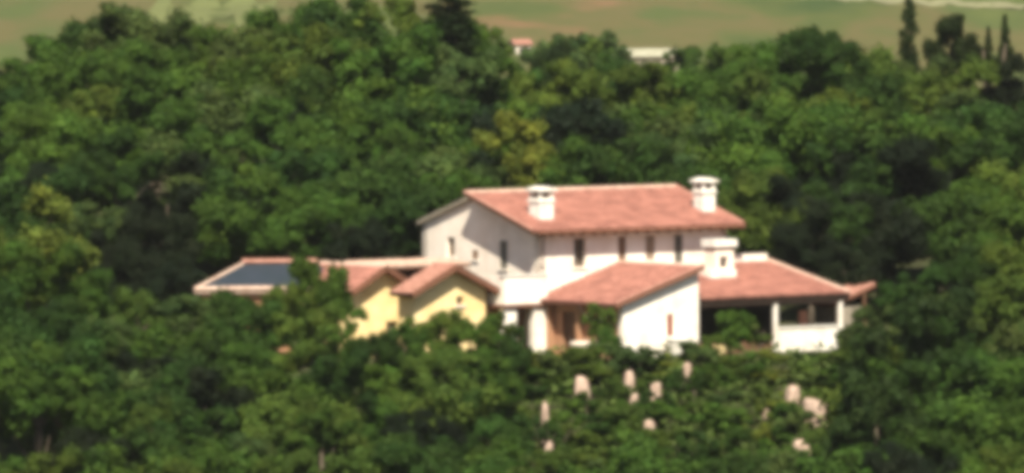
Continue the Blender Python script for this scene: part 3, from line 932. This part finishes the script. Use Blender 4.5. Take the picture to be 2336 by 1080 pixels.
hollows = [(92, 360, 23, 2.0, "near the left edge above the yellow-green tree"), (250, 520, 15, 2.3, "in the hollow left of the sheet roof"), (345, 535, 15, 2.3, "in the hollow just left of the sheet roof"),
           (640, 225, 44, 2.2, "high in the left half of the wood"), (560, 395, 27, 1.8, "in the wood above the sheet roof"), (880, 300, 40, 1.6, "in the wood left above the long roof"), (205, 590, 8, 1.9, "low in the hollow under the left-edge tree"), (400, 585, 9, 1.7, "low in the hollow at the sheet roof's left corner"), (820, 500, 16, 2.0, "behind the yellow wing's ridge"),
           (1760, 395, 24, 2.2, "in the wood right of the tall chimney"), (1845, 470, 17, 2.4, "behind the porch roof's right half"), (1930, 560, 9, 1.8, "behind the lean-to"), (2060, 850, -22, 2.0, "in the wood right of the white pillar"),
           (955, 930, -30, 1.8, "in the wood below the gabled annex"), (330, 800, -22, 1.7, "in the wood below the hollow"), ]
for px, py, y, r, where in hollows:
    single("shade_tinted_tree", "tree tinted near-black as shade " + where, px, py, y, r, 'very dark', CROWNS[(px + y) % 12], r * 1.0, group="trees tinted near-black as shade")  # leaf colour taken near-black to paint the shade of the hollows
single("cypress_tree", "slim tall cypress standing alone on the right-hand crest", 2070, 14, 84, 0.62, 'dark', CYPRESS, 3.6, crad=0.85, chgt=4.2)
single("conifer_tree", "pointed conifer at the top right corner", 2290, 50, 80, 0.75, 'dark', CONIFER, 2.0, crad=1.7, chgt=3.0)
single("conifer_tree", "smaller pointed conifer left of the corner conifer", 2252, 75, 80, 0.55, 'dark', CONIFER, 1.6, crad=1.7, chgt=3.0)
single("round_tree", "round dark tree right of the slim cypress", 2170, 34, 80, 1.9, 'dark', CROWNS[7], 2.5)
single("poplar_tree", "tall dark tree at the top centre of the crest", 1028, -50, 66, 1.6, 'dark', CYPRESS, 2.6, crad=0.95, chgt=4.2)
single("pine_tree", "dark narrow tree on the crest between far hut and white barn", 1268, 92, 72, 1.5, 'dark', CROWNS[1], 2.6)

# shrubs against the walls and on the open slope below
SG = "shrubs of the garden slope"
def shrub(label, px, py, y, rad, tint, zr=None):
    x, zt = pix(px, py, y)
    return plant("shrub", "shrub", SG, x, y, zt, rad, random.choice(SHRUBS), random.choice(STEMS), tint, label, zr, 1.35, 1.15, 1.3)
shrub("leafy shrub against the terracotta side wall of the wing", 1365, 690, -7.0, 0.95, 'olive green', 1.1)
shrub("shrub at the foot of the wing's side wall corner", 1385, 745, -8.0, 0.7, 'mid green', 0.7)
shrub("large shrub in front of the porch's open left half", 1668, 708, -6.5, 1.1, 'mid green', 1.1)
shrub("shrub beside the porch post under the shade", 1725, 730, -6.6, 0.8, 'olive green', 0.8)
shrub("low shrub between wing front and porch", 1620, 765, -7.4, 0.7, 'olive green', 0.6)
shrub("shrub left of the loggia pillar", 1165, 745, -8.0, 0.8, 'deep green', 0.8)
shrub("shrub overhanging the parapet's right end", 1975, 738, -3.0, 0.9, 'mid green', 0.9)
rows_s = [(-10.6, 788, 56), (-13.0, 845, 62), (-15.5, 888, 62), (-18.0, 930, 64), (-20.5, 970, 64), (-23.0, 1010, 66), (-26, 1045, 70)]
names_s = ["top", "second", "third", "fourth", "fifth", "sixth", "bottom"]
for (yy, pt, st), rn in zip(rows_s, names_s):
    k = 0
    px = 1150
    while px < 1960:
        q = px + random.uniform(-18, 18)
        k += 1
        yj = yy + random.uniform(-1.5, 1.5)
        x, zt = pix(q, pt + random.uniform(-14, 22), yj)
        zt = min(zt, tzf(x, yj) + 2.4)
        tn = random.choices(['mid green', 'olive green', 'deep green', 'grey-green', 'yellow-green'], [4, 5, 1, 2, 2.5])[0]
        o = plant("shrub", "shrub", SG, x, yj, zt, random.uniform(0.75, 1.55), random.choice(SHRUBS), random.choice(STEMS), tn, rn, None, 1.35, 1.15, 1.3)
        REG.setdefault("shrubs " + rn, []).append((x, tn + " shrub, %s from left in the " + rn + " row on the garden slope", o))
        px += st

# ------------------------------------------------------------------ pale stones, posts and pots showing on the slope
stones = [
    (1320, 872, 0.55, 0.45, 0.40, "pale wedge-shaped rock among shrubs left of the slope's middle"),
    (1430, 860, 0.42, 0.40, 0.42, "round pale rock below the wing's front wall"),
    (1490, 884, 0.45, 0.40, 0.30, "greyish flat rock right of the round pale rock"),
    (1440, 908, 0.36, 0.34, 0.28, "small dull rock under the round pale rock"),
    (1475, 970, 0.45, 0.40, 0.32, "reddish half-buried rock in the middle of the slope"),
    (1740, 945, 0.42, 0.36, 0.34, "dull rock left of the two white stones"),
    (1820, 1018, 0.65, 0.45, 0.34, "flat white rock low on the right of the slope"),
    (1245, 1016, 0.42, 0.38, 0.36, "yellowish rock under the tall slim rock"),
    (1237, 938, 0.32, 0.30, 0.75, "tall slim yellowish rock left of the pale rocks"),
    (1802, 905, 0.50, 0.42, 0.70, "pinkish upright rock, the upper and narrower of the right pair"),
    (1862, 942, 0.85, 0.70, 0.85, "broad white and pink rock, the largest on the slope"),
    (1560, 838, 0.42, 0.36, 0.28, "grey-green rock just below the wing's corner"),
]
def slope_y(px, py, lift):
    """depth where the sight line passes the given height above the slope"""
    y = -45.0
    while y < -8:
        x, z = pix(px, py, y)
        if z - tzf(x, y) < lift: return x, y, z
        y += 0.2
    return x, y, z
def outcrop(seed, w, d, h):
    """an angular block of limestone standing out of the slope, with a broken slanting top"""
    r_ = random.Random(seed)
    m_ = MB()
    n = 8
    ang = [2*math.pi*(k + r_.uniform(-0.3, 0.3))/n for k in range(n)]
    rad = [r_.uniform(0.75, 1.12) for _ in range(n)]
    tilt, ta = r_.uniform(0.25, 0.5), r_.uniform(0, 6.28)
    rings = []
    for t, f in ((0.0, 1.25), (0.45, 1.15), (0.78, 1.05), (0.92, 0.86)):
        ring = []
        for k in range(n):
            g = f * rad[k] * r_.uniform(0.92, 1.08)
            x, y = math.cos(ang[k])*w*g, math.sin(ang[k])*d*g
            z = h*t + (t > 0.5) * (r_.uniform(-0.06, 0.06) + tilt*w*math.cos(ang[k]-ta)*rad[k])
            ring.append((x, y, z))
        rings.append(ring)
    vs = [p for ring in rings for p in ring] + [(r_.uniform(-0.2, 0.2)*w, r_.uniform(-0.2, 0.2)*d, h)]
    fs = [tuple(range(n))[::-1]]
    for q in range(3):
        for k in range(n):
            k2 = (k+1) % n
            fs.append((q*n+k, q*n+k2, (q+1)*n+k2, (q+1)*n+k))
    for k in range(n):
        fs.append((3*n+k, 3*n+(k+1) % n, 4*n))
    o = m_.add(vs, fs).build("tmp_rock", M['rock'])
    me = o.data; me.name = "rock_outcrop"
    bpy.data.objects.remove(o)
    return me
for i, (px, py, a, b, c, lab) in enumerate(stones):
    x, y, z = slope_y(px, py - c*30, 1.45 if px > 1280 else 3.6)
    zb = tzf(x, y) - 0.25
    rs = 0.85 if px > 1780 else 0.60
    o = tag(link("rock_outcrop", outcrop(60+i, a*rs, b*rs, z - zb)), lab, "rock", "pale rocks on the garden slope")
    o.location = (x, y, zb)
    o.rotation_euler = (0, 0, i * 0.9)
    for off, dn, lr in ((-20, 20, "left"), (18, 30, "right")):
      qx, qz = pix(px + off, py + c*dn, y - 1.3)
      plant("shrub", "shrub", SG, qx, y - 1.3, qz, 0.7, SHRUBS[i % 5], STEMS[i % 2], ['mid green', 'olive green', 'deep green'][i % 3],
          "shrub hiding the " + lr + " foot of the " + lab.split(" rock")[0].split(" rock")[0] + " rock", None, 1.35, 1.15, 1.3)

# ------------------------------------------------------------------ undergrowth on the slope (too dense to count)
n = 16000
ux = rng.uniform(-4, 21, n); uy = rng.uniform(-34, -8.5, n)
uz = tz(ux, uy) + rng.uniform(0, 1, n) ** 2 * (0.25 + 0.75 * (np.sin(ux*1.7) * np.sin(uy*1.9) > -0.1))
P_ = np.stack([ux, uy, uz], 1)
N_ = rng.normal(size=(n, 3)) * 0.6 + np.array([0, -0.25, 0.9]); N_ /= np.linalg.norm(N_, axis=1, keepdims=True)
vv = rng.normal(1, 0.22, n).clip(0.5, 1.6)
ug = link("undergrowth", leaf_mesh("undergrowth", P_, N_, rng.uniform(0.12, 0.26, n), np.stack([vv*1.05, vv, vv*0.9], 1), rng))
ug.color = (0.062, 0.095, 0.024, 1)
tag(ug, "low green undergrowth covering the garden slope", "undergrowth", kind="stuff")

# ------------------------------------------------------------------ far side: barn, hut, track, meadow, field trees
def far_house(name, label, cat, px, pyb, y, w, d, h, rise, wallm, roofm, rz):
    x, y = ground_at(px, pyb, y)
    zb = tzf(x, y) - 0.3
    e = tag(empty(name, (x, y, zb), rz), label, cat)
    hh = h + 0.3
    MB().wall((-w/2, -d/2, 0), (1,0,0), (0,-1,0), w, 0, hh, 0.3, [(w*0.2, w*0.2+0.9, hh-1.6, hh-0.6), (w*0.65, w*0.65+0.9, hh-1.6, hh-0.6)]).box(-w/2, w/2, d/2-0.3, d/2, 0, hh).build("wall", M[wallm], e)
    for sx in (-1, 1):
        MB().box(sx*w/2-0.15-sx*0.15, sx*w/2+0.15-sx*0.15, -d/2+0.305, d/2-0.305, 0, hh).prism([(sx*w/2-sx*0.02, -d/2, hh), (sx*w/2-sx*0.02, d/2, hh), (sx*w/2-sx*0.02, 0, hh+rise)], (-sx*0.25, 0, 0)).build("gable", M[wallm], e)
    for q in (w*0.2, w*0.65):
        window(e, (-w/2, -d/2, 0), (1,0,0), (0,-1,0), q, 0.9, hh-1.6, hh-0.6, None, sill=False)
    pt_ = math.atan2(rise, d/2)
    for sg in (-1, 1):
        O_ = Vector((-sg*-1*(w/2+0.4), sg*(d/2+0.35), hh-0.35*math.tan(pt_)+0.1))
        slope_roof(e, O_, (-sg, 0, 0), (0, -sg*math.cos(pt_), math.sin(pt_)), w+0.8, (d/2+0.35)/math.cos(pt_), 0.12, tilemat=roofm)
    return e
M['whiteroof'] = mat("pale_fibre_roof", (0.40, 0.39, 0.29), 0.9, second=(0.32, 0.30, 0.21), scale=0.8)
bx, bz = pix(1468, 126, 330)
far_house("long_barn", "long low barn with a pale roof in the fields behind the wood", "barn", 1468, 158, 200, 10.5, 5.0, 1.7, 1.0, 'stone', 'whiteroof', R(-4))
far_house("far_hut", "tiny white hut with an orange roof beyond the crest", "hut", 1186, 124, 200, 2.3, 2.3, 1.5, 0.6, 'peach', 'tile_old', R(20))

def ribbon(name, pts, width, m, label):
    """strip of track laid on the terrain"""
    vs, fs = [], []
    for i, (x, y) in enumerate(pts):
        for sgn in (-1, 1):
            yy = y + sgn * width / 2 * (1 + 0.45 * math.sin(i * 1.3 + sgn) + 0.3 * math.sin(i * 2.9))
            vs.append((x, yy, tzf(x, yy) + 0.25))
        if i: fs.append((2*i-2, 2*i-1, 2*i+1, 2*i)[::-1])
    me = bpy.data.meshes.new(name); me.from_pydata(vs, [], fs); me.materials.append(m)
    return tag(link(name, me), label, kind="structure")
M['track'] = mat("chalk_track", (0.21, 0.20, 0.10), 0.95, scale=0.05)
M['meadow'] = mat("pale_meadow", (0.125, 0.14, 0.036), 0.95, second=(0.09, 0.10, 0.027), scale=0.05)
pts = []
for px in range(1780, 2480, 20):
    x, y = ground_at(px, interp([(1780, -8), (1900, 3), (2060, 13), (2200, 20), (2480, 30)], px), 300)
    pts.append((x, y))
ribbon("farm_track", pts, 11, M['track'], "pale farm track across the far field, top right")
pts = []
for px in range(340, 640, 20):
    x, y = ground_at(px, 24, 300)
    pts.append((x, y))
ribbon("meadow", pts, 60, M['meadow'], "pale yellow-green meadow strip above the left crest")

far_trees = [(1272, 74, 200, 2.6, 'grey-green'), (1310, 88, 210, 3.0, 'olive green'), (1395, 84, 380, 2.6, 'grey-green'), (1102, 60, 190, 2.0, 'olive green'),
             (1560, 112, 260, 2.2, 'mid green'), (1620, 118, 240, 2.2, 'grey-green'), (1350, 108, 300, 2.0, 'olive green'), (1660, 110, 180, 2.2, 'mid green')]
for i, (px, py, y, r, tn) in enumerate(far_trees):
    x, zt = pix(px, py, y)
    plant("field_tree", "tree", "trees in the far fields", x, y, zt, r, FARC[i % 3], TRUNKS[i % 4], tn,
          "%s field tree beyond the crest, %s from left" % (tn, ordinal(sorted(t[0] for t in far_trees).index(px) + 1)), None if y < 500 else r*0.45, 3.0, 2.6)

# ------------------------------------------------------------------ the summer air
hz = MB().box(-1700, 1700, -540, 4300, -60, 160)
hm = bpy.data.materials.new("haze")
hm.use_nodes = True
hn = hm.node_tree
for q in list(hn.nodes): hn.nodes.remove(q)
hv = hn.nodes.new("ShaderNodeVolumePrincipled")
hv.inputs["Color"].default_value = (0.93, 0.95, 0.90, 1)
hv.inputs["Density"].default_value = 0.00003
hv.inputs["Anisotropy"].default_value = 0.0
ho = hn.nodes.new("ShaderNodeOutputMaterial")
hn.links.new(hv.outputs[0], ho.inputs["Volume"])
tag(hz.build("haze", hm), "thin summer haze over the valley", "haze", kind="stuff")

# ------------------------------------------------------------------ plants that nothing shows of are left out; then the rows are numbered
HIDDEN = {"oak_tree.021", "oak_tree.048", "oak_tree.090", "oak_tree.102", "oak_tree.160", "oak_tree.162", "oak_tree.163", "shrub.007", "shrub.035", "shrub.041", "shrub.049", "shrub.063", "shrub.068", "shrub.075", "shrub.076", "shrub.086", "shrub.088", "shrub.089", "shrub.090", "shrub.093", "shrub.094", "shrub.097", "shrub.098", "shrub.099", "shrub.100"}
def drop(o):
    for c in list(o.children):
        bpy.data.objects.remove(c)
    bpy.data.objects.remove(o)
for key, items in REG.items():
    left = []
    for x, lab, o in items:
        if o.name in HIDDEN: drop(o)
        else: left.append((x, lab, o))
    for i, (x, lab, o) in enumerate(sorted(left, key=lambda t: t[0])):
        o["label"] = lab % ordinal(i + 1)
